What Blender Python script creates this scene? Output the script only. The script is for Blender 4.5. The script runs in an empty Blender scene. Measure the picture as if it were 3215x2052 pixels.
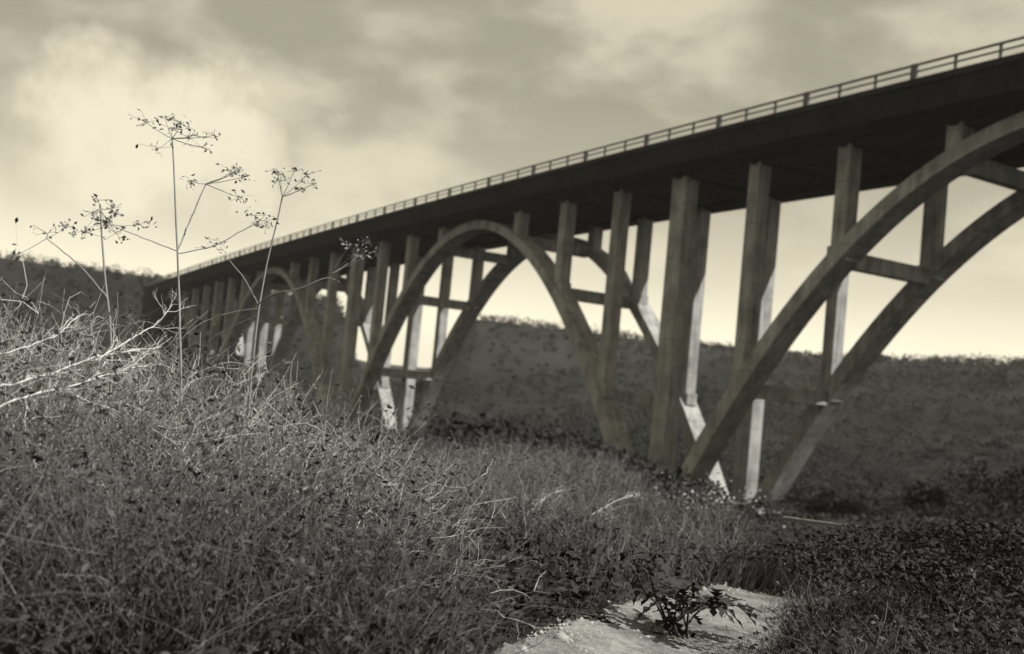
import bpy, bmesh, math, random
import numpy as np
from mathutils import Matrix, Vector

S = bpy.context.scene
C = S.collection
rng = np.random.default_rng(7)
random.seed(7)

# ------------------------------------------------------------------ camera
PW, PH, FPX = 3215.0, 2052.0, 3212.7
PITCH, ROLL, YAW = 0.051052, -0.095941, 0.551284
fw = np.array([-math.cos(YAW) * math.cos(PITCH), math.sin(YAW) * math.cos(PITCH), math.sin(PITCH)])
r0 = np.cross(fw, [0, 0, 1.0]); r0 /= np.linalg.norm(r0)
u0 = np.cross(r0, fw)
RT = r0 * math.cos(ROLL) - u0 * math.sin(ROLL)
UP = u0 * math.cos(ROLL) + r0 * math.sin(ROLL)
cam_d = bpy.data.cameras.new("camera")
cam_d.sensor_width = 36.0
cam_d.lens = 36.0 * FPX / PW
cam_d.clip_start = 0.1
cam_d.clip_end = 9000
cam_d.dof.use_dof = True
cam_d.dof.focus_distance = 6.6
cam_d.dof.aperture_fstop = 1.6
cam = bpy.data.objects.new("camera", cam_d)
C.objects.link(cam)
cam.matrix_world = Matrix(((RT[0], UP[0], -fw[0], 0), (RT[1], UP[1], -fw[1], 0), (RT[2], UP[2], -fw[2], 0), (0, 0, 0, 1)))
S.camera = cam

# ------------------------------------------------------------------ light
SUN = Vector((1.9, 1.0, 2.35)).normalized()          # towards the sun
SUN_EL = math.asin(SUN.z)
SUN_AZ = math.atan2(SUN.x, SUN.y)
sd = bpy.data.lights.new("sun", 'SUN')
sd.energy = 5.0
sd.angle = math.radians(0.6)
sd.color = (1.0, 0.97, 0.91)
so = bpy.data.objects.new("sun", sd)
C.objects.link(so)
so.rotation_euler = (-SUN).to_track_quat('-Z', 'Y').to_euler()

S.view_settings.view_transform = 'Standard'
S.view_settings.look = 'None'
S.view_settings.gamma = 1.0
S.view_settings.exposure = 0.35
try:
    S.view_settings.use_curve_mapping = False
except Exception:
    pass

W = bpy.data.worlds.new("World")
S.world = W
W.use_nodes = True
nt = W.node_tree
CLOUD = (6.35, 0.6, 0.2)
nt.nodes.clear()
N, L = nt.nodes.new, nt.links.new


def math_node(nt, op, a, b=None, clamp=False):
    n = nt.nodes.new('ShaderNodeMath'); n.operation = op; n.use_clamp = clamp
    for i, v in enumerate((a, b)):
        if v is None: continue
        if isinstance(v, (int, float)): n.inputs[i].default_value = v
        else: nt.links.new(v, n.inputs[i])
    return n.outputs[0]


def ramp(nt, fac, stops, interp='EASE'):
    n = nt.nodes.new('ShaderNodeValToRGB')
    n.color_ramp.interpolation = interp
    e = n.color_ramp.elements
    while len(e) < len(stops): e.new(0.5)
    for q, (p, c) in zip(e, stops):
        q.position = p
        q.color = (c, c, c, 1) if isinstance(c, (int, float)) else (*c, 1)
    nt.links.new(fac, n.inputs[0])
    return n.outputs[0]


def noise(nt, vec, scale, detail=4, rough=0.55, dist=0.0):
    n = nt.nodes.new('ShaderNodeTexNoise')
    n.inputs['Scale'].default_value = scale
    n.inputs['Detail'].default_value = detail
    n.inputs['Roughness'].default_value = rough
    n.inputs['Distortion'].default_value = dist
    if vec is not None: nt.links.new(vec, n.inputs['Vector'])
    return n.outputs['Fac']


sky = N('ShaderNodeTexSky')
sky.sky_type = 'NISHITA'
sky.sun_disc = False
sky.sun_elevation = SUN_EL
sky.sun_rotation = SUN_AZ
sky.dust_density = 3.0
bw = N('ShaderNodeRGBToBW'); L(sky.outputs[0], bw.inputs[0])
tc = N('ShaderNodeTexCoord')
sep = N('ShaderNodeSeparateXYZ'); L(tc.outputs['Generated'], sep.inputs[0])
zz = sep.outputs['Z']
# thin high veil, brightest low down, plus soft cloud banks
veil = ramp(nt, math_node(nt, 'ADD', zz, 0.0, True), [(0.0, 1.12), (0.055, 1.02), (0.11, 0.68), (0.18, 0.44), (0.27, 0.32), (1.0, 0.30)], 'LINEAR')
mp = N('ShaderNodeMapping'); L(tc.outputs['Generated'], mp.inputs[0])
mp.inputs['Scale'].default_value = (1, 1, 2.0)
mp.inputs['Location'].default_value = CLOUD
nz = noise(nt, mp.outputs[0], 6.0, 5, 0.5, 0.2)
cl = ramp(nt, nz, [(0.44, 0.0), (0.72, 1.0)])
# one bank of cumulus standing low on the left
cdir = fw - RT * 0.345 + UP * 0.185
cdir = cdir / np.linalg.norm(cdir)
mb = N('ShaderNodeMapping'); L(tc.outputs['Generated'], mb.inputs[0])
mb.vector_type = 'POINT'; mb.inputs['Scale'].default_value = (1, 1, 1.7)
dp = N('ShaderNodeVectorMath'); dp.operation = 'DISTANCE'
L(mb.outputs[0], dp.inputs[0]); dp.inputs[1].default_value = (cdir[0], cdir[1], cdir[2] * 1.7)
nz2 = noise(nt, tc.outputs['Generated'], 9.0, 6, 0.6)
bd = math_node(nt, 'ADD', dp.outputs['Value'], math_node(nt, 'MULTIPLY', nz2, 0.27))
bank = ramp(nt, bd, [(0.19, 1.0), (0.30, 0.0)])
mask = math_node(nt, 'MAXIMUM', math_node(nt, 'MULTIPLY', cl, 0.5), math_node(nt, 'MULTIPLY', bank, 0.85), True)
base = math_node(nt, 'ADD', math_node(nt, 'MULTIPLY', veil, 8.2), math_node(nt, 'MULTIPLY', bw.outputs[0], 0.15))
mixn = N('ShaderNodeMix'); mixn.data_type = 'FLOAT'
L(mask, mixn.inputs['Factor']); L(base, mixn.inputs['A']); mixn.inputs['B'].default_value = 7.4
tint = N('ShaderNodeMix'); tint.data_type = 'RGBA'; tint.blend_type = 'MULTIPLY'
tint.inputs['Factor'].default_value = 1.0
L(mixn.outputs['Result'], tint.inputs['A']); tint.inputs['B'].default_value = (1.0, 0.925, 0.70, 1)
bg = N('ShaderNodeBackground'); bg.inputs['Strength'].default_value = 0.105
L(tint.outputs['Result'], bg.inputs['Color'])
wo = N('ShaderNodeOutputWorld'); L(bg.outputs[0], wo.inputs[0])


# ------------------------------------------------------------------ helpers
def tag(o, label=None, cat=None, group=None, kind=None):
    if label: o['label'] = label
    if cat: o['category'] = cat
    if group: o['group'] = group
    if kind: o['kind'] = kind
    return o


def empty(name, loc=(0, 0, 0)):
    e = bpy.data.objects.new(name, None)
    C.objects.link(e); e.location = loc
    return e


def link(name, me, mat=None, parent=None, loc=None):
    o = bpy.data.objects.new(name, me)
    C.objects.link(o)
    if mat is not None and not me.materials: me.materials.append(mat)
    if loc is not None: o.location = loc
    if parent is not None: o.parent = parent
    return o


def np_mesh(name, V, F, smooth=False):
    """V (n,3); F (m,k) one polygon size"""
    V = np.asarray(V, np.float32); F = np.asarray(F, np.int32)
    me = bpy.data.meshes.new(name)
    k = F.shape[1]
    me.vertices.add(len(V)); me.vertices.foreach_set('co', V.ravel())
    me.loops.add(F.size); me.loops.foreach_set('vertex_index', F.ravel())
    me.polygons.add(len(F))
    me.polygons.foreach_set('loop_start', np.arange(0, F.size, k, dtype=np.int32))
    me.polygons.foreach_set('loop_total', np.full(len(F), k, np.int32))
    if smooth: me.polygons.foreach_set('use_smooth', np.ones(len(F), bool))
    me.update(calc_edges=True)
    return me


def tubes(P, R, sides=3):
    """P (N,n,3) polylines, R (N,n) radii -> V, F(quads)"""
    Nn, n, _ = P.shape
    T = np.gradient(P, axis=1)
    T /= np.linalg.norm(T, axis=2, keepdims=True) + 1e-9
    ref = np.where(np.abs(T[..., 2:3]) > 0.9, np.array([1.0, 0, 0]), np.array([0, 0, 1.0]))
    A = np.cross(T, ref); A /= np.linalg.norm(A, axis=2, keepdims=True) + 1e-9
    B = np.cross(T, A)
    ang = np.arange(sides) * 2 * np.pi / sides
    ring = (A[:, :, None, :] * np.cos(ang)[None, None, :, None] + B[:, :, None, :] * np.sin(ang)[None, None, :, None])
    V = P[:, :, None, :] + ring * R[:, :, None, None]
    idx = np.arange(Nn * n * sides).reshape(Nn, n, sides)
    a = idx[:, :-1, :]; b = np.roll(a, -1, axis=2); d = idx[:, 1:, :]; c = np.roll(d, -1, axis=2)
    F = np.stack([a, b, c, d], -1).reshape(-1, 4)
    return V.reshape(-1, 3), F


def join(parts):
    vs, fs, o = [], [], 0
    for V, F in parts:
        vs.append(V); fs.append(F + o); o += len(V)
    return np.concatenate(vs), np.concatenate(fs)


def rand_unit(n):
    v = rng.normal(size=(n, 3))
    return v / np.linalg.norm(v, axis=1, keepdims=True)


def leaves(P, size, aspect=0.45, droop=0.0, up=0.0):
    """diamond leaves folded along the midrib: V, F(quads). P (n,3), size (n,)"""
    n = len(P)
    d = rand_unit(n); d[:, 2] = d[:, 2] * 0.7 + up - droop
    d /= np.linalg.norm(d, axis=1, keepdims=True)
    s = np.cross(d, rand_unit(n)); s /= np.linalg.norm(s, axis=1, keepdims=True) + 1e-9
    size = np.asarray(size)[:, None]
    nn = np.cross(d, s)
    V = np.stack([P, P + d * size * 0.5 + s * size * aspect * 0.5 + nn * size * 0.08, P + d * size,
                  P + d * size * 0.5 - s * size * aspect * 0.5 + nn * size * 0.08], 1).reshape(-1, 3)
    F = np.arange(4 * n).reshape(n, 4)
    return V, F


def grow(base, d0, length, n=6, wander=0.35, up=0.0):
    """random wandering stems: base (N,3), d0 (N,3), length (N,) -> (N,n,3)"""
    Nn = len(base)
    P = np.zeros((Nn, n, 3)); P[:, 0] = base
    d = d0 / (np.linalg.norm(d0, axis=1, keepdims=True) + 1e-9)
    for i in range(1, n):
        P[:, i] = P[:, i - 1] + d * (length / (n - 1))[:, None]
        d = d + rng.normal(size=(Nn, 3)) * wander
        d[:, 2] += up
        d /= np.linalg.norm(d, axis=1, keepdims=True) + 1e-9
    return P


def sm(t):
    t = np.clip(t, 0, 1)
    return t * t * (3 - 2 * t)


def smooth_noise(x, y, s, seed=0):
    q = 0
    rr = np.random.default_rng(100 + seed)
    for k in range(6):
        a = rr.uniform(0, 2 * np.pi); f = s * rr.uniform(0.6, 1.7); ph = rr.uniform(0, 6.28)
        q = q + np.sin((x * np.cos(a) + y * np.sin(a)) * f + ph)
    return q / 6


def ray(px, py):
    return fw + RT * ((px - PW / 2) / FPX) - UP * ((py - PH / 2) / FPX)


def at(px, py, d):
    """the point of the place seen at photograph pixel (px, py), d metres ahead"""
    return ray(px, py) * d


def px_of(P):
    d = P @ fw
    return PW / 2 + FPX * (P @ RT) / d, PH / 2 - FPX * (P @ UP) / d


# ------------------------------------------------------------------ materials
def mat(name):
    m = bpy.data.materials.new(name); m.use_nodes = True
    b = m.node_tree.nodes['Principled BSDF']
    return m, m.node_tree, b


def spec(b, v):
    b.inputs['Specular IOR Level'].default_value = v


WARM = (1.0, 1.005, 0.98)


def warm(v):
    return (v * WARM[0], v * WARM[1], v * WARM[2])


def concrete(name, lo, hi, streak=0.5):
    m, t, b = mat(name)
    g = t.nodes.new('ShaderNodeNewGeometry')
    sx = t.nodes.new('ShaderNodeMapping'); t.links.new(g.outputs['Position'], sx.inputs[0])
    sx.inputs['Scale'].default_value = (1.0, 1.0, 0.12)
    n1 = noise(t, sx.outputs[0], 1.7, 5, 0.6)
    n2 = noise(t, g.outputs['Position'], 0.45, 4, 0.6)
    n3 = noise(t, g.outputs['Position'], 9.0, 3, 0.6)
    # board-marked lifts every 1.1 m
    sp = t.nodes.new('ShaderNodeSeparateXYZ'); t.links.new(g.outputs['Position'], sp.inputs[0])
    fr = math_node(t, 'FRACT', math_node(t, 'MULTIPLY', sp.outputs['Z'], 0.42))
    ln = ramp(t, fr, [(0.0, 0.72), (0.02, 0.75), (0.04, 1.0), (1.0, 1.0)], 'LINEAR')
    f = math_node(t, 'ADD', math_node(t, 'MULTIPLY', n1, streak), math_node(t, 'MULTIPLY', n2, 1 - streak))
    f = math_node(t, 'ADD', f, math_node(t, 'MULTIPLY', math_node(t, 'SUBTRACT', n3, 0.5), 0.2))
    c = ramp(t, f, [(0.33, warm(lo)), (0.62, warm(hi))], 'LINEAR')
    mx = t.nodes.new('ShaderNodeMix'); mx.data_type = 'RGBA'; mx.blend_type = 'MULTIPLY'; mx.inputs['Factor'].default_value = 1
    t.links.new(c, mx.inputs['A']); t.links.new(ln, mx.inputs['B'])
    t.links.new(mx.outputs['Result'], b.inputs['Base Color'])
    b.inputs['Roughness'].default_value = 0.9; spec(b, 0.15)
    bu = t.nodes.new('ShaderNodeBump'); bu.inputs['Strength'].default_value = 0.35; bu.inputs['Distance'].default_value = 0.03
    t.links.new(n3, bu.inputs['Height']); t.links.new(bu.outputs[0], b.inputs['Normal'])
    return m


def veg(name, lo, hi, rough=0.75, transl=0.0, big=0.5):
    m, t, b = mat(name)
    g = t.nodes.new('ShaderNodeNewGeometry')
    n2 = noise(t, g.outputs['Position'], big, 3, 0.6)
    f = math_node(t, 'ADD', math_node(t, 'MULTIPLY', g.outputs['Random Per Island'], 0.45), math_node(t, 'MULTIPLY', math_node(t, 'SUBTRACT', n2, 0.20), 1.05))
    c = ramp(t, f, [(0.2, warm(lo)), (0.85, warm(hi))], 'LINEAR')
    t.links.new(c, b.inputs['Base Color'])
    b.inputs['Roughness'].default_value = rough; spec(b, 0.2)
    return m


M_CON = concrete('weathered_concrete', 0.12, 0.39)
M_DECK = concrete('shade_dark_concrete', 0.01, 0.03)  # shade under the deck is put into the concrete's colour
M_RAIL, t_, b_ = mat('railing_paint')
b_.inputs['Base Color'].default_value = (*warm(0.10), 1); b_.inputs['Roughness'].default_value = 0.7
M_ROAD, t_, b_ = mat('asphalt')
b_.inputs['Base Color'].default_value = (*warm(0.05), 1); b_.inputs['Roughness'].default_value = 0.9
M_TWIG = veg('dry_twig', 0.07, 0.34, big=0.6)
M_TWIGD = veg('brown_twig', 0.05, 0.16, big=1.5)
M_PALE = veg('bleached_wood', 0.34, 0.55, big=3.0)
M_LEAF = veg('scrub_leaf', 0.02, 0.095, big=0.45)
M_SCRUB = veg('hill_scrub_leaf', 0.005, 0.034, big=0.09)
M_LEAFD = veg('dark_leaf', 0.012, 0.038, big=0.6)
M_GRIT = veg('grit_stone', 0.10, 0.40, big=4.0)
M_LEAFP = veg('sunlit_leaf', 0.25, 0.6, big=2.0)
M_GRASS = veg('dry_grass_blade', 0.035, 0.19, big=0.4)
M_GRASSD = veg('shaded_grass_blade', 0.02, 0.07, big=0.8)
M_STALK = veg('dry_stalk', 0.18, 0.30, big=3.0)
M_SEED = veg('dry_seed_head', 0.12, 0.24, big=5.0)
M_BARK = veg('bark', 0.06, 0.12, big=3.0)

M_GND, t_, b_ = mat('hillside_soil')
g_ = t_.nodes.new('ShaderNodeNewGeometry')
na = noise(t_, g_.outputs['Position'], 0.035, 5, 0.6)
nb = noise(t_, g_.outputs['Position'], 0.5, 5, 0.65)
nf = math_node(t_, 'ADD', math_node(t_, 'MULTIPLY', na, 0.55), math_node(t_, 'MULTIPLY', nb, 0.45))
t_.links.new(ramp(t_, nf, [(0.36, warm(0.010)), (0.62, warm(0.032))], 'LINEAR'), b_.inputs['Base Color'])
b_.inputs['Roughness'].default_value = 0.95; spec(b_, 0.1)
bu = t_.nodes.new('ShaderNodeBump'); bu.inputs['Strength'].default_value = 0.8; bu.inputs['Distance'].default_value = 0.4
t_.links.new(nb, bu.inputs['Height']); t_.links.new(bu.outputs[0], b_.inputs['Normal'])

M_SAND, t_, b_ = mat('pale_sand')
g_ = t_.nodes.new('ShaderNodeNewGeometry')
na = noise(t_, g_.outputs['Position'], 1.6, 6, 0.65)
nb = noise(t_, g_.outputs['Position'], 14, 4, 0.7)
nf = math_node(t_, 'ADD', math_node(t_, 'MULTIPLY', na, 0.6), math_node(t_, 'MULTIPLY', nb, 0.4))
t_.links.new(ramp(t_, nf, [(0.36, warm(0.06)), (0.62, warm(0.27))], 'LINEAR'), b_.inputs['Base Color'])
b_.inputs['Roughness'].default_value = 0.95; spec(b_, 0.1)
bu = t_.nodes.new('ShaderNodeBump'); bu.inputs['Strength'].default_value = 0.7; bu.inputs['Distance'].default_value = 0.05
t_.links.new(nb, bu.inputs['Height']); t_.links.new(bu.outputs[0], b_.inputs['Normal'])


# ------------------------------------------------------------------ ground
def height(x, y):
    x = np.asarray(x, float); y = np.asarray(y, float)
    left = sm((-x - 185) / 105)
    right = 0.29 * sm((x + 75) / 75) + 0.71 * sm((x - 8) / 80)
    right = np.clip(right, 0, 1)
    up = sm((y - 92) / 190 + smooth_noise(x, y, 0.018, 3) * 0.10)
    k = 1 - (1 - left) * (1 - right) * (1 - up)
    h = -10.2 + 28.6 * k
    # a side valley runs on behind the left half of the bridge
    al = np.maximum(-0.897 * x + 0.442 * y, 1.0); pe = (0.442 * x + 0.897 * y) / al
    far = np.hypot(x, y)
    m = (1 - sm((np.abs(pe + 0.014) - 0.030) / 0.036)) * sm((al - 150) / 70)
    h = h * (1 - m) + (-10.2 + 0.010 * al) * m
    h += smooth_noise(x, y, 0.02, 1) * 0.3 * sm((far - 90) / 140)
    h += smooth_noise(x, y, 0.09, 2) * 0.35 * sm((far - 12) / 30)
    h += smooth_noise(x, y, 0.6, 4) * 0.07
    # a low shoulder of the slope between the viewpoint and the bridge
    v_ = np.maximum(-0.852 * x + 0.524 * y, 0.1); s_ = (0.524 * x + 0.852 * y) / v_
    h += 1.9 * np.exp(-((v_ - 46) / 20) ** 2) * (1 - sm((s_ - 0.09) / 0.09)) * sm((s_ + 0.42) / 0.2)
    h += 1.0 * np.exp(-((x + 9.0) ** 2 + (y + 0.5) ** 2) / 30.0)
    h += 0.35 * np.exp(-((x + 3) ** 2 + (y - 3) ** 2) / 14.0) * 0
    return h


H0 = float(height(0, 0))
EYE = 1.65
DZ = -EYE - H0            # the eye stands 1.65 m over the ground it looks from


def ground(x, y):
    d = np.hypot(x, y)
    return height(x, y) + DZ * (1 - sm((d - 15) / 60))


rad = np.concatenate([[0.0], np.geomspace(0.8, 1500, 200)])
ang = np.linspace(0, 2 * np.pi, 361)[:-1]
RR, AA = np.meshgrid(rad, ang, indexing='ij')
GX, GY = RR * np.cos(AA), RR * np.sin(AA)
GZ = ground(GX, GY)
V = np.stack([GX, GY, GZ], -1).reshape(-1, 3)
idx = np.arange(len(V)).reshape(RR.shape)
a = idx[:-1]; b = np.roll(a, -1, axis=1); d = idx[1:]; c = np.roll(d, -1, axis=1)
F = np.stack([a, d, c, b], -1)[1:].reshape(-1, 4)
F0 = np.stack([idx[0], idx[1], np.roll(idx[1], -1)], -1)
me = np_mesh('ground', V, F, True)
gnd = tag(link('ground', me, M_GND), kind='structure')


# ------------------------------------------------------------------ bridge
YN, YF = 54.55, 73.35            # edges of the deck
ROWS = (58.95, 69.15)            # the two planes of ribs and columns
TW = 1.3                        # width of ribs and columns across the bridge
RW = 2.1                         # width of the ribs
XEND, XSTART = -282.0, 12.0
KA = 0.0248


def ztop(x):
    return 22.036 + 0.315 * x / 100 - 1.033 * (x / 100) ** 2


DD = 1.85                        # depth of the deck


def zsof(x):
    return ztop(x) - DD


def box_bm(bm, x0, x1, y0, y1, z0, z1, bevel=0.0, taper=0.0):
    vs = []
    for z in (z0, z1):
        e = taper if z == z0 else 0
        for x, y in ((x0 - e, y0 - e), (x1 + e, y0 - e), (x1 + e, y1 + e), (x0 - e, y1 + e)):
            vs.append(bm.verts.new((x, y, z)))
    fs = [(0, 3, 2, 1), (4, 5, 6, 7), (0, 1, 5, 4), (1, 2, 6, 5), (2, 3, 7, 6), (3, 0, 4, 7)]
    ff = [bm.faces.new([vs[i] for i in f]) for f in fs]
    if bevel:
        es = list({e for f in ff for e in f.edges})
        bmesh.ops.bevel(bm, geom=es, offset=bevel, segments=1, affect='EDGES')


def box(name, m, parent, x0, x1, y0, y1, z0, z1, bevel=0.04, taper=0.0):
    bm = bmesh.new(); box_bm(bm, x0, x1, y0, y1, z0, z1, bevel, taper)
    me = bpy.data.meshes.new(name); bm.to_mesh(me); bm.free()
    return link(name, me, m, parent)


def sweep(name, m, parent, xs, prof):
    """prof(x) -> list of (y, z); closed section swept along x"""
    bm = bmesh.new(); rings = []
    for x in xs:
        rings.append([bm.verts.new((x, y, z)) for y, z in prof(x)])
    k = len(rings[0])
    for r1, r2 in zip(rings, rings[1:]):
        for i in range(k):
            bm.faces.new((r1[i], r1[(i + 1) % k], r2[(i + 1) % k], r2[i]))
    bm.faces.new(rings[0][::-1]); bm.faces.new(rings[-1])
    bmesh.ops.recalc_face_normals(bm, faces=bm.faces)
    me = bpy.data.meshes.new(name); bm.to_mesh(me); bm.free()
    return link(name, me, m, parent)


bridge = tag(empty('arch_bridge', (-141, 63.5, float(ground(-141, 63.5)))),
             'long open-spandrel concrete arch bridge crossing the valley', 'bridge')
BASE = Vector(bridge.location)


def child(o):                     # parts are modelled in world space
    o.matrix_parent_inverse = Matrix.Translation(-BASE)
    return o


xs = np.arange(XSTART, XEND - 0.1, -3.0)


def deck_prof(x):
    z = ztop(x)
    return [(YN, z), (YN, z - 0.42), (YN + 0.25, z - 0.50), (YN + 0.95, z - DD), (YF - 0.8, z - DD),
            (YF - 0.25, z - 0.50), (YF, z - 0.42), (YF, z)]


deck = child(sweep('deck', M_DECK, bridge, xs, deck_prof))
child(sweep('road_surface', M_ROAD, bridge, xs, lambda x: [(YN + 1.6, ztop(x) + 0.02), (YF - 1.6, ztop(x) + 0.02), (YF - 1.6, ztop(x) + 0.06), (YN + 1.6, ztop(x) + 0.06)]))

# railing: two rails, a stout post over every third bay
BAY = 3.0
P0 = -36.64
rl = child(sweep('railing', M_RAIL, bridge, xs, lambda x: [(YN + 0.06, ztop(x) + 0.86), (YN + 0.22, ztop(x) + 0.86), (YN + 0.22, ztop(x) + 0.98), (YN + 0.06, ztop(x) + 0.98)]))
o = sweep('middle_rail', M_RAIL, rl, xs, lambda x: [(YN + 0.09, ztop(x) + 0.42), (YN + 0.19, ztop(x) + 0.42), (YN + 0.19, ztop(x) + 0.52), (YN + 0.09, ztop(x) + 0.52)])


def post_mesh(w, d, h):
    bm = bmesh.new(); box_bm(bm, -w / 2, w / 2, 0, d, -0.02, h, 0.012)
    me = bpy.data.meshes.new('railing_post'); bm.to_mesh(me); bm.free()
    me.materials.append(M_RAIL)
    return me


thin, stout = post_mesh(0.17, 0.16, 0.87), post_mesh(0.42, 0.26, 1.0)
n = -16
while True:
    x = P0 - BAY * n
    if x < XEND + 1: break
    if x < XSTART - 1:
        big = (n % 3 == 2)
        o = link('railing_post', stout if big else thin, None, rl, (x, YN + (0.012 if big else 0.06), ztop(x)))
    n += 1

# longitudinal girders and floor beams below the slab
for y in ROWS:
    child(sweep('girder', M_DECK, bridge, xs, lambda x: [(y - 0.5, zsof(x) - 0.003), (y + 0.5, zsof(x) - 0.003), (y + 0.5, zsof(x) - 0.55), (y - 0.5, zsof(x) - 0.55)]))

CENTRES = (-33, -105, -177, -249)
CROWN = {-33: 19.75, -105: 18.15, -177: 15.75, -249: 12.6}


def zext(c, x):
    return CROWN[c] - KA * (x - c) ** 2


for c in CENTRES:
    half = 35.2 if c != -249 else 35.2
    xa = np.linspace(c - half, c + half, 61)
    if c == -249: xa = xa[xa > -262]
    for y in ROWS:
        bm = bmesh.new(); rings = []
        for x in xa:
            s = -2 * KA * (x - c); nl = math.hypot(1, s)
            dep = 1.0 + 0.35 * (abs(x - c) / 35) ** 2
            z = zext(c, x)
            xi, zi = x + s / nl * dep, z - 1 / nl * dep
            y0, y1 = y - RW / 2, y + RW / 2
            rings.append([bm.verts.new(p) for p in ((x, y0, z), (x, y1, z), (xi, y1, zi), (xi, y0, zi))])
        for r1, r2 in zip(rings, rings[1:]):
            for i in range(4):
                bm.faces.new((r1[i], r1[(i + 1) % 4], r2[(i + 1) % 4], r2[i]))
        bm.faces.new(rings[0][::-1]); bm.faces.new(rings[-1])
        bmesh.ops.recalc_face_normals(bm, faces=bm.faces)
        me = bpy.data.meshes.new('arch_rib'); bm.to_mesh(me); bm.free()
        child(link('arch_rib', me, M_CON, bridge))
    for off in (-27, -18, -9, 9, 18, 27):
        x = c + off
        if x < -262: continue
        s = -2 * KA * off; nl = math.hypot(1, s)
        for y in ROWS:
            zb = zext(c, x) - 0.55
            child(box('column', M_CON, bridge, x - 0.6, x + 0.6, y - TW / 2, y + TW / 2, zb, zsof(x) - 0.3, 0.05))
            if abs(off) > 9:      # little seat where the column meets the rib
                e = 0.30
                child(box('column_seat', M_CON, bridge, x - 0.6 - e, x + 0.6 + e, y - TW / 2 + 0.01, y + TW / 2 - 0.01, zb - 0.35, zext(c, x) + 0.26, 0.03))
        # strut between the two ribs
        zc = zext(c, x) - 0.72
        xo = x + s / nl * 0.35
        child(box('strut', M_CON, bridge, xo - 0.42, xo + 0.42, ROWS[0] + RW / 2 - 0.1, ROWS[1] - RW / 2 + 0.1, zc - 0.62, zc + 0.62, 0.05))
    # floor beam over each column line
    for off in range(-36, 37, 9):
        x = c + off
        if x < -276 or (off == 36 and c != -33): continue
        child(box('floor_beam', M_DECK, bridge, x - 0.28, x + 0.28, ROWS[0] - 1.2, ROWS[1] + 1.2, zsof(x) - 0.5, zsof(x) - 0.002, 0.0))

for x in (3, -69, -141, -213, -279):
    for y in ROWS:
        gz = float(ground(x, y))
        zb = min(-9.5, gz - 1.0) if x != -279 else gz - 3
        child(box('pier', M_CON, bridge, x - 0.95, x + 0.95, y - TW / 2 - 0.1, y + TW / 2 + 0.1, zb, zsof(x) - 0.3, 0.06))
        if x != -279:
            child(box('pier_footing', M_CON, bridge, x - 3.4, x + 3.4, y - 1.7, y + 1.7, zb - 2.6, min(-9.2, gz + 0.8), 0.15, 0.5))
gz = float(ground(-282, 63.5))
child(box('abutment', M_CON, bridge, -285.5, -281.0, YN - 0.4, YF + 0.4, gz - 6, ztop(-283) + 0.01, 0.1))

# ------------------------------------------------------------------ haze
bm = bmesh.new(); box_bm(bm, -1580, 1580, -1580, 1580, -16, 34)
me = bpy.data.meshes.new('haze'); bm.to_mesh(me); bm.free()
M_HAZE = bpy.data.materials.new('haze'); M_HAZE.use_nodes = True
th = M_HAZE.node_tree; th.nodes.clear()
pv = th.nodes.new('ShaderNodeVolumePrincipled'); pv.inputs['Density'].default_value = 0.00022
pv.inputs['Color'].default_value = (0.9, 0.88, 0.82, 1); pv.inputs['Anisotropy'].default_value = 0.2
ho = th.nodes.new('ShaderNodeOutputMaterial'); th.links.new(pv.outputs[0], ho.inputs['Volume'])
tag(link('haze', me, M_HAZE), kind='stuff')

# ------------------------------------------------------------------ where the brush may reach
BX = np.array([-400, 0, 300, 430, 560, 720, 900, 1180, 1230, 1500, 1900, 2200, 2400, 2700, 3215, 3700])
BY = np.array([850, 860, 920, 960, 1050, 1130, 1165, 1270, 1395, 1270, 1370, 1490, 1690, 1740, 1640, 1640])


def top_limit(P):
    """greatest plant height over the point P (n,3) that keeps the view of the bridge open"""
    h = np.full(len(P), 0.05)
    for k in np.linspace(0.05, 4.8, 46):
        Q = P.copy(); Q[:, 2] += k
        x, y = px_of(Q)
        ok = y > np.interp(x, BX, BY)
        h = np.where(ok, k, h)
    return h


VF = np.array([fw[0], fw[1]]) / math.hypot(fw[0], fw[1])
VR = np.array([VF[1], -VF[0]])


def sector(n, r0_, r1_, half=33.0, power=0.0):
    """ground points in front of the camera, spread evenly in log distance"""
    r = np.exp(rng.uniform(math.log(r0_), math.log(r1_), n))
    a = np.radians(rng.uniform(-half, half, n))
    xy = r[:, None] * (np.cos(a)[:, None] * VF + np.sin(a)[:, None] * VR)
    return np.column_stack([xy, ground(xy[:, 0], xy[:, 1])]), r


def clear_path(P, lim):
    """only short growth between the eye and the sandy path"""
    x, y = px_of(P + [0, 0, 0.1])
    r = np.hypot(P[:, 0], P[:, 1])
    near = (x > 1350) & (x < 2560) & (r < 10.5)
    return np.where(near, np.minimum(lim, 0.12 + 0.25 * sm((np.abs(x - 1980) - 380) / 250)), lim)


# sandy clearing at the lower right
def ground_hit(px, py):
    v = ray(px, py); t = 2.0
    for _ in range(4000):
        p = v * t
        if p[2] < ground(p[0], p[1]): break
        t += 0.02 if t < 30 else 0.1
    return v * t


edge_px = [(1500, 2070), (1640, 2005), (1800, 1935), (1960, 1890), (2130, 1855), (2260, 1835), (2400, 1862), (2540, 1884), (2580, 1900), (2520, 1945), (2450, 2000), (2440, 2150), (2480, 2500), (2550, 3200), (1300, 3200), (1330, 2500), (1380, 2180)]
PATH = np.array([ground_hit(*p)[:2] for p in edge_px])
pc = PATH.mean(0)


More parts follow.
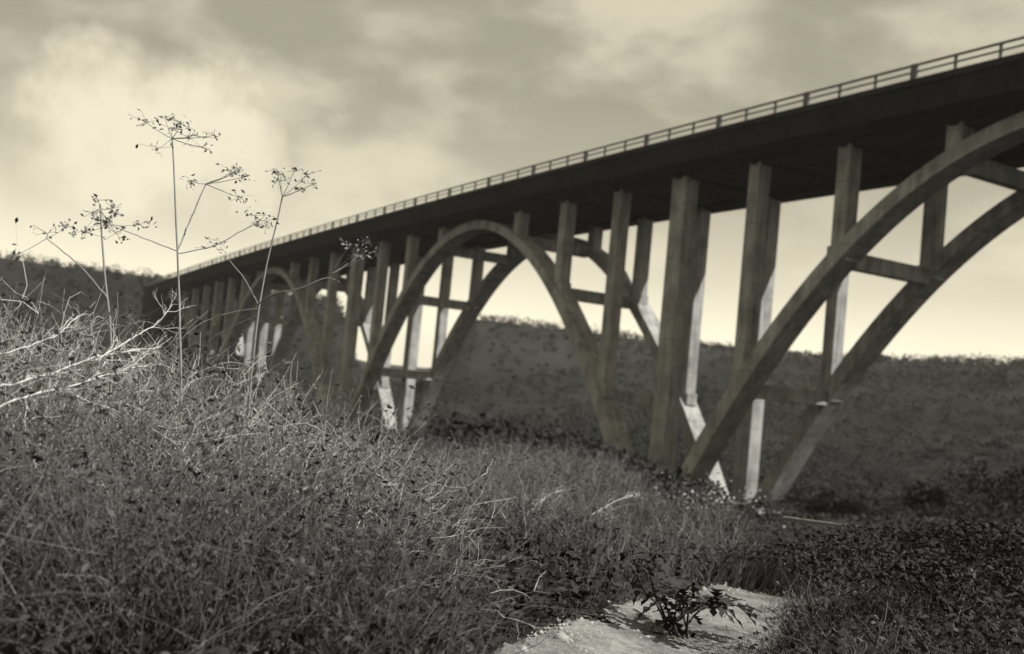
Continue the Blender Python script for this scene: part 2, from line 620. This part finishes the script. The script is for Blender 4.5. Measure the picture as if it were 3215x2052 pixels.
def in_path(x, y, grow_=1.0):
    Q = pc + (PATH - pc) * grow_
    inside = np.zeros(len(x), bool)
    j = len(Q) - 1
    for i in range(len(Q)):
        xi, yi = Q[i]; xj, yj = Q[j]
        cnd = ((yi > y) != (yj > y)) & (x < (xj - xi) * (y - yi) / (yj - yi + 1e-12) + xi)
        inside ^= cnd; j = i
    return inside


tt = np.linspace(0, 1, 97)[:-1]
k = tt * len(PATH); i0 = k.astype(int); f = (k - i0)[:, None]
ring = PATH[i0 % len(PATH)] * (1 - f) + PATH[(i0 + 1) % len(PATH)] * f
ring = pc + (ring - pc) * (1 + 0.03 * rng.normal(size=(96, 1)))
rs = np.linspace(0.02, 1, 24)
XY = pc[None, None, :] + (ring - pc)[None, :, :] * rs[:, None, None]
lift = 0.012 + 0.018 * (1 - rs[:, None] ** 6) + 0.014 * smooth_noise(XY[..., 0], XY[..., 1], 5, 9)
lift[-1] = -0.03
PZ = ground(XY[..., 0], XY[..., 1]) + lift
V = np.concatenate([XY, PZ[..., None]], -1).reshape(-1, 3)
idx = np.arange(len(V)).reshape(24, 96)
a = idx[:-1]; b = np.roll(a, -1, 1); d = idx[1:]; c = np.roll(d, -1, 1)
tag(link('path', np_mesh('path', V, np.stack([a, d, c, b], -1).reshape(-1, 4), True), M_SAND), kind='structure')

# grit and pebbles lying on the sand
n_ = 2600
q = pc + (ring[rng.integers(0, 96, n_)] - pc) * np.sqrt(rng.uniform(0, 1, (n_, 1)))
sz = np.exp(rng.normal(-4.75, 0.55, n_))
oc = np.array([[1, 0, 0], [-1, 0, 0], [0, 1, 0], [0, -1, 0], [0, 0, 0.7], [0, 0, -0.7]])
of = np.array([[0, 2, 4], [2, 1, 4], [1, 3, 4], [3, 0, 4], [2, 0, 5], [1, 2, 5], [3, 1, 5], [0, 3, 5]])
V = (np.column_stack([q, ground(q[:, 0], q[:, 1]) + 0.024])[:, None] + oc[None] * sz[:, None, None] * rng.uniform(0.6, 1.3, (n_, 6, 1))).reshape(-1, 3)
F = (of[None] + (np.arange(n_) * 6)[:, None, None]).reshape(-1, 3)
tag(link('grit', np_mesh('grit', V, F), M_GRIT), 'grit and pebbles lying on the sandy path', 'grit', kind='stuff')

# ------------------------------------------------------------------ grass
P, r = sector(70000, 4.0, 60)
keep = ~in_path(P[:, 0], P[:, 1], 0.93) | (smooth_noise(P[:, 0], P[:, 1], 4.0, 21) > 0.34)
P, r = P[keep], r[keep]
lim = clear_path(P, top_limit(P))
hgt = np.minimum(rng.uniform(0.22, 0.62, len(P)) * (1 + 0.5 * smooth_noise(P[:, 0], P[:, 1], 0.5, 5)), lim)
P, r, hgt = P[hgt > 0.08], r[hgt > 0.08], hgt[hgt > 0.08]
lean = rng.normal(size=(len(P), 3)) * 0.28; lean[:, 2] = 1; lean[:, :2] += VR * 0.28
B = grow(P - [0, 0, 0.03], lean, hgt * 1.1, 4, 0.16, -0.10)
wd = np.maximum(0.0028, 0.00042 * r)[:, None] * np.array([1.0, 0.85, 0.55, 0.12])
side = rand_unit(len(P)); side[:, 2] = 0; side /= np.linalg.norm(side, axis=1, keepdims=True)
VV = np.stack([B - side[:, None] * wd[..., None], B + side[:, None] * wd[..., None]], 2).reshape(-1, 3)
idx = np.arange(len(P) * 8).reshape(-1, 4, 2)
F = np.stack([idx[:, :-1, 0], idx[:, :-1, 1], idx[:, 1:, 1], idx[:, 1:, 0]], -1).reshape(-1, 4)
gd = np.repeat(rng.uniform(size=len(P)) < np.interp(r, [4.5, 6.5, 9.0], [0.93, 0.6, 0.12]), 3)  # nearest grass mostly dark, painting in the shade along the bottom
for nm, mk, mt, lab in (('dry_grass', ~gd, M_GRASS, 'dry pale grass growing among the foreground brush'), ('shaded_grass', gd, M_GRASSD, 'long grass coloured dark for shade along the bottom of the slope')):
    tag(link(nm, np_mesh(nm, VV, F[mk]), mt), lab, 'grass', kind='stuff')

# ------------------------------------------------------------------ tangled brush
P, r = sector(1900, 4.2, 75)
keep = ~in_path(P[:, 0], P[:, 1], 1.06)
P, r = P[keep], r[keep]
lim = clear_path(P, top_limit(P))
pxx = px_of(P)[0]
tall = 1 + 0.9 * sm((1250 - pxx) / 700) + 0.8 * sm((r - 18) / 22)
patch = 0.75 + 0.45 * smooth_noise(P[:, 0] / (0.4 + 0.06 * r), P[:, 1] / (0.4 + 0.06 * r), 0.9, 8)
hc = np.minimum(rng.uniform(0.55, 1.4, len(P)) * tall * patch, lim)
ok = hc > 0.18
P, r, hc = P[ok], r[ok], hc[ok]
K = 26
base = np.repeat(P, K, 0); rr_ = np.repeat(r, K); hh = np.repeat(hc, K)
base = base + np.column_stack([rng.normal(size=(len(base), 2)) * (hh * 0.16)[:, None], np.full(len(base), -0.03)])
d0 = rng.normal(size=(len(base), 3)) * 0.55; d0[:, 2] = 1.0
Tw = grow(base, d0, hh * rng.uniform(0.6, 1.25, len(base)), 7, 0.30, -0.02)
# keep twigs under the line of sight
over = Tw[..., 2] - (base[:, 2] + hh)[:, None]
Tw[..., 2] -= np.maximum(over, 0) * 0.9
rad_ = np.maximum(0.0026, 0.00030 * rr_)[:, None] * np.linspace(1.2, 0.35, 7)
half = rng.uniform(size=len(base)) < np.interp(rr_, [4.5, 7.5, 9.5], [0.04, 0.2, 0.5])  # mostly dark twigs close by, their colour standing in for shade
for nm, mk, mt in (('tangled_brush', half, M_TWIG), ('brown_brush', ~half, M_TWIGD)):
    V, F = tubes(Tw[mk], rad_[mk], 3)
    tag(link(nm, np_mesh(nm, V, F), mt), 'tangle of %s leafless twigs over the slope' % ('pale' if nm[0] == 't' else 'dark'), 'brush', kind='stuff')
# open thicket of fine twigs on the left
nT = 480
rT = np.exp(rng.uniform(math.log(5.7), math.log(15), nT)); aT = np.radians(-33 + 29 * rng.uniform(0, 1, nT) ** 1.1)
xyT = rT[:, None] * (np.cos(aT)[:, None] * VF + np.sin(aT)[:, None] * VR)
PT = np.column_stack([xyT, ground(xyT[:, 0], xyT[:, 1])])
hT = np.minimum(top_limit(PT) * np.where(rng.uniform(size=nT) < 0.22, 1.12, rng.uniform(0.55, 1.0, nT)), 2.8)
bT = np.repeat(PT, 13, 0); hT_ = np.repeat(hT, 13); rT_ = np.repeat(rT, 13)
bT = bT + np.column_stack([rng.normal(size=(len(bT), 2)) * 0.12, np.full(len(bT), -0.05)])
dT = rng.normal(size=(len(bT), 3)) * 0.75; dT[:, 2] = 1.0
GT = grow(bT, dT, hT_ * rng.uniform(0.55, 1.15, len(bT)), 9, 0.26)
GT[..., 2] -= np.maximum(GT[..., 2] - (bT[:, 2] + hT_)[:, None], 0) * 0.9
bi = np.repeat(np.arange(len(bT)), 2)
at_ = rng.integers(2, 8, len(bi))
GB = grow(GT[bi, at_], rng.normal(size=(len(bi), 3)) + [0, 0, 0.3], hT_[bi] * rng.uniform(0.15, 0.4, len(bi)), 6, 0.3)
V1, F1 = tubes(GT, np.linspace(1.25, 0.45, 9)[None] * (rng.uniform(0.4, 1.0, (len(bT), 1)) ** 2 * 0.00062 * rT_[:, None]), 3)
V2, F2 = tubes(GB, np.linspace(0.0024, 0.0012, 6)[None].repeat(len(bi), 0), 3)
V, F = join([(V1, F1), (V2, F2)])
tag(link('thicket', np_mesh('thicket', V, F), M_PALE), 'open thicket of fine bleached twigs on the left', 'thicket', kind='stuff')
LT = GB[:, 1:].reshape(-1, 3)
V, F = leaves(LT, rng.uniform(0.02, 0.05, len(LT)))
tag(link('thicket_leaves', np_mesh('thicket_leaves', V, F), M_LEAF), 'small leaves in the twig thicket on the left', 'leaves', kind='stuff')

# small leaves along the twigs
m = 5
pick = rng.integers(1, 7, size=(len(base), m))
LP = Tw[np.arange(len(base))[:, None], pick].reshape(-1, 3) + rng.normal(size=(len(base) * m, 3)) * 0.03
LS = np.maximum(0.035, 0.0022 * np.repeat(rr_, m)) * rng.uniform(0.6, 1.5, len(base) * m)
V, F = leaves(LP, LS)
tag(link('brush_leaves', np_mesh('brush_leaves', V, F), M_LEAF), 'small dull leaves of the brush on the slope', 'leaves', kind='stuff')

# low dark undergrowth that closes the ground
P, r = sector(52000, 3.4, 70)
keep = ~in_path(P[:, 0], P[:, 1], 1.0)
P, r = P[keep], r[keep]
lim = clear_path(P, top_limit(P))
P[:, 2] += rng.uniform(0, 0.38, len(P)) * np.minimum(1, lim / 0.4)
V, F = leaves(P, np.maximum(0.07, 0.004 * r) * rng.uniform(0.6, 1.5, len(P)), 0.5)
tag(link('undergrowth', np_mesh('undergrowth', V, F), M_LEAFD), 'low dark undergrowth covering the ground of the slope', 'undergrowth', kind='stuff')

P, r = sector(30000, 3.2, 7.5)  # near weeds in dark leaf colour, imitating shade low on the slope
keep = ~in_path(P[:, 0], P[:, 1], 1.0)
P, r = P[keep], r[keep]
cap = clear_path(P, np.full(len(P), 0.55)) * (0.55 + 0.6 * smooth_noise(P[:, 0], P[:, 1], 1.8, 12))
P[:, 2] += rng.uniform(0, 1, len(P)) ** 0.7 * np.clip(cap, 0.05, 1)
V, F = leaves(P, rng.uniform(0.03, 0.085, len(P)), 0.45)
tag(link('weeds', np_mesh('weeds', V, F), M_LEAFD), 'leafy weeds coloured dark for shade along the bottom of the slope nearest the viewpoint', 'weeds', kind='stuff')

# ------------------------------------------------------------------ scrub on the valley sides
P, r = sector(15000, 45, 430, 36)
ok = ~((P[:, 1] > YN - 2) & (P[:, 1] < YF + 2) & (np.abs(((P[:, 0] + 69) / 72) - np.round((P[:, 0] + 69) / 72)) < 0.06))
P, r = P[ok], r[ok]
lim = np.where(r < 85, top_limit(P), 9.0)
hs = np.minimum(rng.uniform(0.8, 2.2, len(P)) ** 1.4 * (1 + 0.5 * smooth_noise(P[:, 0], P[:, 1], 0.05, 6)), lim)
sx = px_of(P)[0]
mid = (r < 90) & (sx > 1240) & (sx < 2080)
hs = np.where(mid, lim * rng.uniform(0.45, 1.0, len(P)), hs)
ok = hs > 0.3
P, r, hs = P[ok], r[ok], hs[ok]
K = 34
off = rand_unit(len(P) * K) * (rng.uniform(0.35, 1, len(P) * K) ** 0.6)[:, None]
sc = np.repeat(hs, K)
LP = np.repeat(P, K, 0) + off * np.column_stack([sc * 0.75, sc * 0.75, sc * 0.5]) + np.column_stack([0 * sc, 0 * sc, sc * 0.45])
V, F = leaves(LP, np.maximum(np.minimum(0.16 * sc, 0.36), 0.0016 * np.repeat(r, K)) * rng.uniform(0.7, 1.5, len(LP)), 0.6)
tag(link('hillside_scrub', np_mesh('hillside_scrub', V, F), M_SCRUB), 'scrub covering the valley sides behind the bridge', 'scrub', kind='stuff')


# ------------------------------------------------------------------ bushes and small trees one can tell apart
def crown_mesh(name, h, w, nleaf, leaf, lobes=7, seed=0):
    rr = np.random.default_rng(seed)
    ctr = rr.normal(size=(lobes, 3)) * [w * 0.30, w * 0.30, h * 0.20] + [0, 0, h * 0.58]
    sz = rr.uniform(0.45, 0.85, lobes)
    li = rr.integers(0, lobes, nleaf)
    q = rr.normal(size=(nleaf, 3)); q /= np.linalg.norm(q, axis=1, keepdims=True)
    q *= (rr.uniform(0.3, 1.0, nleaf) ** 0.5)[:, None]
    Pn = ctr[li] + q * sz[li][:, None] * [w * 0.33, w * 0.33, h * 0.26]
    Pn[:, 2] = np.maximum(Pn[:, 2], 0.05)
    V, F = leaves(Pn, leaf * rr.uniform(0.6, 1.4, nleaf), 0.55)
    return np_mesh(name, V, F)


def trunk_mesh(name, h, rad0, nb, seed):
    rr = np.random.default_rng(seed)
    parts = []
    P = np.zeros((1, 6, 3)); P[0, :, 2] = np.linspace(-0.2, h * 0.75, 6)
    P[0, 1:, :2] = np.cumsum(rr.normal(size=(5, 2)) * h * 0.03, 0)
    parts.append(tubes(P, np.linspace(rad0, rad0 * 0.35, 6)[None], 6))
    st = P[0, rr.integers(2, 5, nb)]
    dd = rr.normal(size=(nb, 3)); dd[:, 2] = np.abs(dd[:, 2]) + 0.4
    dd /= np.linalg.norm(dd, axis=1, keepdims=True)
    B = st[:, None, :] + dd[:, None, :] * (np.linspace(0, 1, 5)[None, :, None] * h * 0.4)
    B[:, 1:] += rr.normal(size=(nb, 4, 3)) * h * 0.02
    parts.append(tubes(B, np.linspace(rad0 * 0.45, rad0 * 0.1, 5)[None].repeat(nb, 0), 4))
    V, F = join(parts)
    return np_mesh(name, V, F)


def tree(name, cat, label, x, y, h, w, nleaf, leaf, group=None, mt=None, seed=0, stem=0.09):
    z = float(ground(x, y))
    e = tag(empty(name, (x, y, z)), label, cat, group)
    link('trunk', trunk_mesh('trunk', h, stem * h * 0.35, 7, seed), M_BARK, e)
    link('crown', crown_mesh('crown', h, w, nleaf, leaf, 8, seed), mt or M_LEAFD, e)
    return e


def skyline(px, d):
    v = ray(px, 1200); v = v / math.hypot(v[0], v[1]) * d
    return v[0], v[1]


for i, (px, d_, h, w, lab) in enumerate([
        (2200, 225, 5.0, 3.0, 'narrow dark tree standing on the skyline between the two tall columns'),
        (2520, 205, 5.5, 6.0, 'round tree on the hill seen under the big right-hand arch rib'),
        (3175, 235, 5.5, 7.0, 'broad dark tree on the hilltop at the right end of the skyline'),
        (40, 230, 6.0, 5.0, 'dark tree at the left end of the far hill')]):
    x, y = skyline(px, d_)
    tree('tree', 'tree', lab, x, y, h, w, 900, 0.42, None, M_LEAFD, 20 + i)

bush_px = [(2620, 1560, 62), (2780, 1480, 75), (2900, 1620, 50), (3050, 1500, 70), (3120, 1640, 46), (2700, 1400, 95), (2880, 1360, 110), (3040, 1330, 120),
           (3180, 1400, 100), (2560, 1430, 90), (2760, 1290, 130), (2960, 1250, 150), (3140, 1260, 150)]
protos = [(crown_mesh('crown', 2.6, 3.4, 1500, 0.20, 10, 40 + k), trunk_mesh('trunk', 2.0, 0.09, 7, 40 + k)) for k in range(3)]
for pm in protos: pm[0].materials.append(M_LEAFD); pm[1].materials.append(M_BARK)
for i, (px, py, d_) in enumerate(bush_px):
    v = ray(px, py) * d_
    x, y = v[0], v[1]
    e = tag(empty('bush', (x, y, float(ground(x, y)))), 'dark leafy bush on the slope right of the arch foot', 'bush', 'dark bushes on the right-hand slope')
    s = random.uniform(0.8, 1.35)
    e.scale = (s, s, s * random.uniform(0.8, 1.1)); e.rotation_euler = (0, 0, random.uniform(0, 6.28))
    cm, tm = protos[i % 3]
    link('trunk', tm, None, e); link('crown', cm, None, e)


near_px = [(3230, 2260, 1.0, 2.0, 'dense black-green bush added for the shade in the lower right corner, nearest of all'),
           (3230, 2010, 1.0, 2.2, 'dark bush added for the shade behind the corner bush at the right edge'),
           (2900, 2080, 0.55, 1.2, 'low dark bush added for the shade between the sandy path and the right edge')]
for i, (px, py, h_, w_, lab) in enumerate(near_px):  # bushes added as a dark mass where the corner lies in shade
    x, y = ground_hit(px, py)[:2]
    e = tag(empty('bush', (x, y, float(ground(x, y)))), lab, 'bush')
    link('trunk', trunk_mesh('trunk', h_ * 0.95, 0.02, 14, 60 + i), M_BARK, e)
    link('crown', crown_mesh('crown', h_, w_, 12000, 0.036, 12, 60 + i), M_LEAFD, e)

hs_ = np.array([SUN.x, SUN.y]) / math.hypot(SUN.x, SUN.y)  # unseen trees added only to throw shade on the lower right
q = ground_hit(3120, 2000)
tx, ty = q[:2] + hs_ * 4.1
tree('tree', 'tree', 'unseen leafy tree added right of the viewpoint to shade the lower right corner', tx, ty, 7.6, 5.6, 7000, 0.22, None, M_LEAFD, 91, 0.06)
q = ground_hit(3150, 1775)
tx, ty = q[:2] + hs_ * 7.0
tree('tree', 'tree', 'taller unseen tree added farther along to shade the slope right of the sandy path', tx, ty, 12.5, 5.4, 9000, 0.24, None, M_LEAFD, 92, 0.04)


# ------------------------------------------------------------------ dry umbel plants on the left
def poly(pts, n=14, jit=0.0):
    pts = np.array(pts, float)
    d = np.concatenate([[0], np.cumsum(np.linalg.norm(np.diff(pts, axis=0), axis=1))])
    q = np.linspace(0, d[-1], n)
    out = np.stack([np.interp(q, d, pts[:, i]) for i in range(3)], 1)
    if n > 4:
        for _ in range(2):
            out[1:-1] = (out[:-2] + 2 * out[1:-1] + out[2:]) / 4
    out[1:-1] += rng.normal(size=(n - 2, 3)) * jit
    return out


def tube_obj(name, pts, r0_, r1_, mt, parent=None, n=14, jit=0.0, sides=6):
    Pn = poly(pts, n, jit)
    V, F = tubes(Pn[None], np.linspace(r0_, r1_, n)[None], sides)
    return link(name, np_mesh(name, V, F, True), mt, parent)


def umbel(parent, hub, tips, ray_r, seedsize, dist):
    """spokes spreading from a hub, each ending in a ragged seed cluster"""
    for tpt in tips:
        mid = (np.array(hub) + tpt) / 2 + np.array([0, 0, -0.01])
        sp = tube_obj('ray', [hub, mid, tpt], ray_r, ray_r * 0.6, M_STALK, parent, 6, 0.001, 4)
        sp.matrix_parent_inverse = Matrix.Translation(-Vector(parent.parent.location)) if parent.parent else Matrix()
    return


def plant(name, label, nodes, heads, foot, group):
    nodes = [(p_, a_ * 0.78 * US, b_ * 0.8 * US) for p_, a_, b_ in nodes]
    """nodes: lists of world points for stems; heads: (hub, tips)"""
    e = tag(empty(name, tuple(foot)), label, 'dried plant', group)
    inv = Matrix.Translation(-Vector(foot))
    for j, (pts, ra, rb) in enumerate(nodes):
        o = tube_obj('stem' if j == 0 else 'side_stem', pts, ra, rb, M_STALK, e, 16, 0.0015, 6)
        o.matrix_parent_inverse = inv
    for hub, tips, rr in heads:
        parts = []
        for tpt in tips:
            tpt = np.array(tpt)
            Pn = poly([hub, (np.array(hub) + tpt) / 2 + [0, 0, -0.008], tpt], 6, 0.001); rr = rr * 1.0
            parts.append(tubes(Pn[None], np.linspace(rr, rr * 0.6, 6)[None], 4))
        V, F = join(parts)
        hd = link('umbel', np_mesh('umbel', V, F), M_STALK, e); hd.matrix_parent_inverse = inv
        for tpt in tips:
            ns = int(rng.integers(9, 24))
            q = rng.normal(size=(ns, 3)) * np.array([0.036, 0.036, 0.02]) * rng.uniform(0.35, 1.35) + np.array(tpt)
            V1, F1 = leaves(q, rng.uniform(0.018, 0.040, ns), 0.5)
            k = 8
            st = np.repeat(np.array(tpt)[None, None], k, 0) + (q[:k, None, :] - np.array(tpt)) * np.linspace(0, 1, 3)[None, :, None]
            V2, F2 = tubes(st, np.full((k, 3), rr * 0.45), 3)
            V, F = join([(V1, F1), (V2, F2)])
            sc_ = link('seed_cluster', np_mesh('seed_cluster', V, F), M_SEED, hd)
            sc_['kind'] = 'stuff'
    return e


DPL = 5.2
US = 1.2                          # these plants stand among the brush


def D(x, y, d=DPL):               # photograph seen at 2408 px wide
    return at(x * 1.33513, y * 1.33513, d * US)


g1 = D(430, 1150, DPL); g1[2] = float(ground(g1[0], g1[1]))
plant('umbel_plant', 'tallest dried umbel plant, its head highest against the left sky',
      [([g1, D(428, 900), D(422, 740), D(417, 590), D(411, 450), D(405, 325)], 0.011, 0.0045),
       ([D(417, 590), D(450, 510, 5.3), D(484, 432, 5.35)], 0.006, 0.004),
       ([D(417, 590), D(340, 560, 5.1), D(258, 528, 5.0)], 0.0045, 0.003),
       ([D(418, 596), D(500, 580, 5.25), D(560, 548, 5.3), D(606, 522, 5.3)], 0.0045, 0.003)],
      [(D(405, 325), [D(344, 288, 5.1), D(388, 278, 5.3), D(428, 290, 5.15), D(455, 318, 5.0), D(506, 318, 5.3), D(373, 348, 5.1), D(475, 346, 5.2), D(402, 300, 5.35)], 0.003),
       (D(484, 432, 5.35), [D(448, 424, 5.3), D(552, 406, 5.2), D(574, 416, 5.3), D(560, 398, 5.35), D(568, 464, 5.45)], 0.003),
       (D(258, 528, 5.0), [D(248, 522, 5.0), D(268, 500, 5.1), D(330, 528, 5.1), D(205, 545, 4.9)], 0.0025),
       (D(606, 522, 5.3), [D(612, 518, 5.3), D(598, 506, 5.25), D(626, 530, 5.4)], 0.0025),
       (D(500, 580, 5.25), [D(506, 578, 5.2), D(520, 570, 5.3)], 0.002)], g1, 'dried umbel plants in the left foreground')
g2 = D(268, 1130, 4.9); g2[2] = float(ground(g2[0], g2[1]))
plant('umbel_plant', 'short ragged umbel plant, leftmost of the dried stalks',
      [([g2, D(264, 800, 4.9), D(252, 700, 4.9), D(241, 590, 4.9), D(236, 480, 4.9)], 0.010, 0.005),
       ([D(252, 700, 4.9), D(190, 625, 4.8), D(110, 560, 4.7)], 0.005, 0.003)],
      [(D(236, 490, 4.9), [D(232, 470, 4.9), D(246, 518, 4.85), D(196, 544, 4.8), D(272, 548, 5.0), D(215, 500, 4.9), D(262, 490, 5)], 0.003),
       (D(110, 560, 4.7), [D(36, 600, 4.6), D(112, 548, 4.7), D(160, 530, 4.8)], 0.0025)], g2, 'dried umbel plants in the left foreground')
g3 = D(575, 1120, 5.8); g3[2] = float(ground(g3[0], g3[1]))
plant('umbel_plant', 'leaning umbel plant with a pale forked side stem before the deck',
      [([g3, D(596, 830, 5.8), D(607, 720, 5.8), D(624, 630, 5.8), D(648, 540, 5.8), D(664, 462, 5.8)], 0.011, 0.005),
       ([D(607, 715, 5.8), D(575, 655, 5.7), D(540, 612, 5.7)], 0.005, 0.003),
       ([D(607, 715, 5.8), D(640, 690, 5.7), D(710, 678, 5.6), D(775, 646, 5.6), D(800, 664, 5.6)], 0.006, 0.003)],
      [(D(664, 462, 5.8), [D(652, 402, 5.7), D(660, 425, 5.9), D(692, 402, 5.8), D(736, 432, 5.8), D(708, 444, 5.7), D(722, 412, 5.9)], 0.0032),
       (D(775, 646, 5.6), [D(820, 578, 5.6), D(845, 600, 5.7), D(860, 570, 5.5), D(880, 590, 5.6)], 0.0025)], g3, 'dried umbel plants in the left foreground')


# ------------------------------------------------------------------ bleached branches
def branch(label, pts_px, d0_, d1_, r0_, r1_, forks=4, name='dead_branch', mt=None):
    if name == 'dead_branch': r0_, r1_ = r0_ * 0.72, r1_ * 0.7
    k = len(pts_px)
    pts = [at(px, py, d0_ + (d1_ - d0_) * i / max(1, k - 1)) for i, (px, py) in enumerate(pts_px)]
    foot = Vector(pts[0])
    e = tag(empty(name, foot), label, 'branch')
    inv = Matrix.Translation(-foot)
    o = tube_obj('limb', pts, r0_, r1_, mt or M_PALE, e, 22, r0_ * (0.5 if forks else 0.1), 6); o.matrix_parent_inverse = inv
    Pn = poly(pts, 22)
    for j in range(forks * 2 + 2 if forks else 0):
        i = random.randint(3, 20)
        d = (Pn[min(i + 2, 21)] - Pn[i]); L_ = np.linalg.norm(pts[-1] - pts[0]) * random.uniform(0.10, 0.34)
        d = d / (np.linalg.norm(d) + 1e-9) + rng.normal(size=3) * 0.55
        G = grow(Pn[i][None], d[None], np.array([L_]), 8, 0.22)
        tv = [tubes(G, np.linspace(r1_ * 1.1, r1_ * 0.45, 8)[None], 4)]
        gb = grow(G[0, rng.integers(2, 7, 3)], np.repeat(d[None], 3, 0) + rng.normal(size=(3, 3)) * 0.8, np.full(3, L_ * 0.5), 8, 0.25)
        tv.append(tubes(gb, np.linspace(r1_ * 0.7, r1_ * 0.3, 8)[None].repeat(3, 0), 4))
        V, F = join(tv)
        o = link('twig', np_mesh('twig', V, F), mt or M_PALE, e); o.matrix_parent_inverse = inv
    return e


branch('upper of two long bleached branches reaching in from the left edge', [(-60, 1222), (33, 1209), (163, 1176), (280, 1123), (390, 1103), (507, 1088)], 4.6, 5.6, 0.010, 0.004, 6)
branch('lower of two long bleached branches reaching in from the left edge', [(-60, 1290), (33, 1263), (130, 1230), (228, 1211), (312, 1185), (390, 1159), (468, 1149)], 4.5, 5.5, 0.009, 0.004, 5)
branch('thin bleached branch bending upward, highest at the left edge', [(-60, 1130), (33, 1103), (98, 1081), (189, 1051), (228, 1003), (262, 985)], 5.0, 5.6, 0.008, 0.003, 4)
branch('bare branch slanting up to the right before the dark deck end', [(300, 1130), (397, 1074), (450, 1040), (494, 1016), (540, 957)], 5.2, 5.7, 0.008, 0.003, 4)
branch('bare crooked branch hooked back below the tallest umbel plant', [(390, 1085), (412, 1120), (440, 1160), (494, 1136), (515, 1110), (520, 1090)], 5.5, 5.3, 0.006, 0.003, 3)
branch('bleached twig lying level in the brush, lowest and longest on the left', [(540, 1455), (637, 1441), (700, 1444), (746, 1458), (770, 1466)], 6.2, 6.5, 0.009, 0.005, 2)
branch('bleached branch lying in the middle of the left brush', [(505, 1368), (600, 1364), (684, 1356), (739, 1335), (835, 1332)], 6.8, 7.1, 0.009, 0.004, 5)
branch('knotted pale branch curling over the left brush', [(730, 1500), (770, 1470), (842, 1412), (850, 1395)], 6.3, 6.5, 0.008, 0.003, 6)
branch('looping bare twig under the knotted pale branch', [(770, 1535), (830, 1545), (880, 1535), (900, 1500), (885, 1470)], 6.3, 6.4, 0.006, 0.003, 2)
branch('pale dead branch leaning in the brush left of the sandy path', [(1640, 1630), (1680, 1590), (1715, 1556), (1760, 1540)], 12.5, 13.0, 0.014, 0.005, 7)
branch('pale dead branch lying in the brush above the sandy path', [(1850, 1620), (1890, 1596), (1932, 1572), (2000, 1550)], 13.0, 13.5, 0.011, 0.005, 4)
def lifted_hit(px, py, up):
    v = ray(px, py); t = 4.0
    while t < 60 and (v * t)[2] > ground((v * t)[0], (v * t)[1]) + up: t += 0.05
    return t


branch('straight pale log lying on the slope right of the arch foot', [(2462, 1625), (2560, 1637), (2700, 1655)], lifted_hit(2462, 1640, 0.5), lifted_hit(2700, 1668, 0.5), 0.028, 0.012, 0, 'fallen_log', M_TWIG)

# ------------------------------------------------------------------ dark thistle on the sand, shrub with painted sunlit leaves by the arch foot
f0 = ground_hit(2130, 2015)
e = tag(empty('thistle', tuple(f0)), 'dark spiky weed standing on the pale sandy path', 'weed')
ns = 9
d0 = rng.normal(size=(ns, 3)) * 0.5; d0[:, 2] = 1.0
G = grow(np.zeros((ns, 3)) + rng.normal(size=(ns, 3)) * [0.05, 0.05, 0], d0, rng.uniform(0.42, 0.85, ns), 9, 0.30)
for i in range(ns):
    V, F = tubes(G[i:i + 1], np.linspace(0.009, 0.004, 9)[None], 5)
    st = link('stem', np_mesh('stem', V, F), M_LEAFD, e)
    # spiny leaves: toothed blades
    for j in range(3, 9):
        for q in range(4 if j > 4 else 2):
            L_ = random.uniform(0.07, 0.20); p0 = G[i, j]
            dr = rand_unit(1)[0]; dr[2] = dr[2] * 0.5 + 0.1; dr /= np.linalg.norm(dr)
            sd_ = np.cross(dr, [0, 0, 1]); sd_ /= np.linalg.norm(sd_) + 1e-9
            vs, fs = [], []
            m = 7
            for k in range(m):
                t = k / (m - 1); w = L_ * 0.17 * math.sin(math.pi * (0.12 + 0.86 * t)) * (1.9 if k % 2 else 0.4)
                c_ = p0 + dr * L_ * t + np.array([0, 0, -0.25 * L_ * t * t])
                vs += [c_ - sd_ * w + [0, 0, w * 0.3], c_, c_ + sd_ * w + [0, 0, w * 0.3]]
            for k in range(m - 1):
                b_ = 3 * k
                fs += [(b_, b_ + 1, b_ + 4, b_ + 3), (b_ + 1, b_ + 2, b_ + 5, b_ + 4)]
            link('leaf', np_mesh('leaf', np.array(vs), np.array(fs)), M_LEAFD, st)

v = ray(2230, 1500) * 27
x, y = v[0], v[1]
e = tag(empty('sunlit_shrub', (x, y, float(ground(x, y)))), 'shrub dotted with small leaves painted pale as if sunlit before the arch foot', 'shrub')
hh = max(0.8, float(top_limit(np.array([[x, y, ground(x, y)]]))[0]))
link('trunk', trunk_mesh('trunk', hh * 0.9, 0.03, 9, 77), M_BARK, e)
link('crown', crown_mesh('crown', hh, 2.6, 1500, 0.10, 8, 77), M_LEAF, e)
q = rng.normal(size=(260, 3)) * [0.75, 0.75, hh * 0.24] + [0, 0, hh * 0.62]
V, F = leaves(q, rng.uniform(0.04, 0.085, 260), 0.9)
o = link('sunlit_leaves', np_mesh('sunlit_leaves', V, F), M_LEAFP, e); o['kind'] = 'stuff'  # pale colour stands in for sun catching the leaves
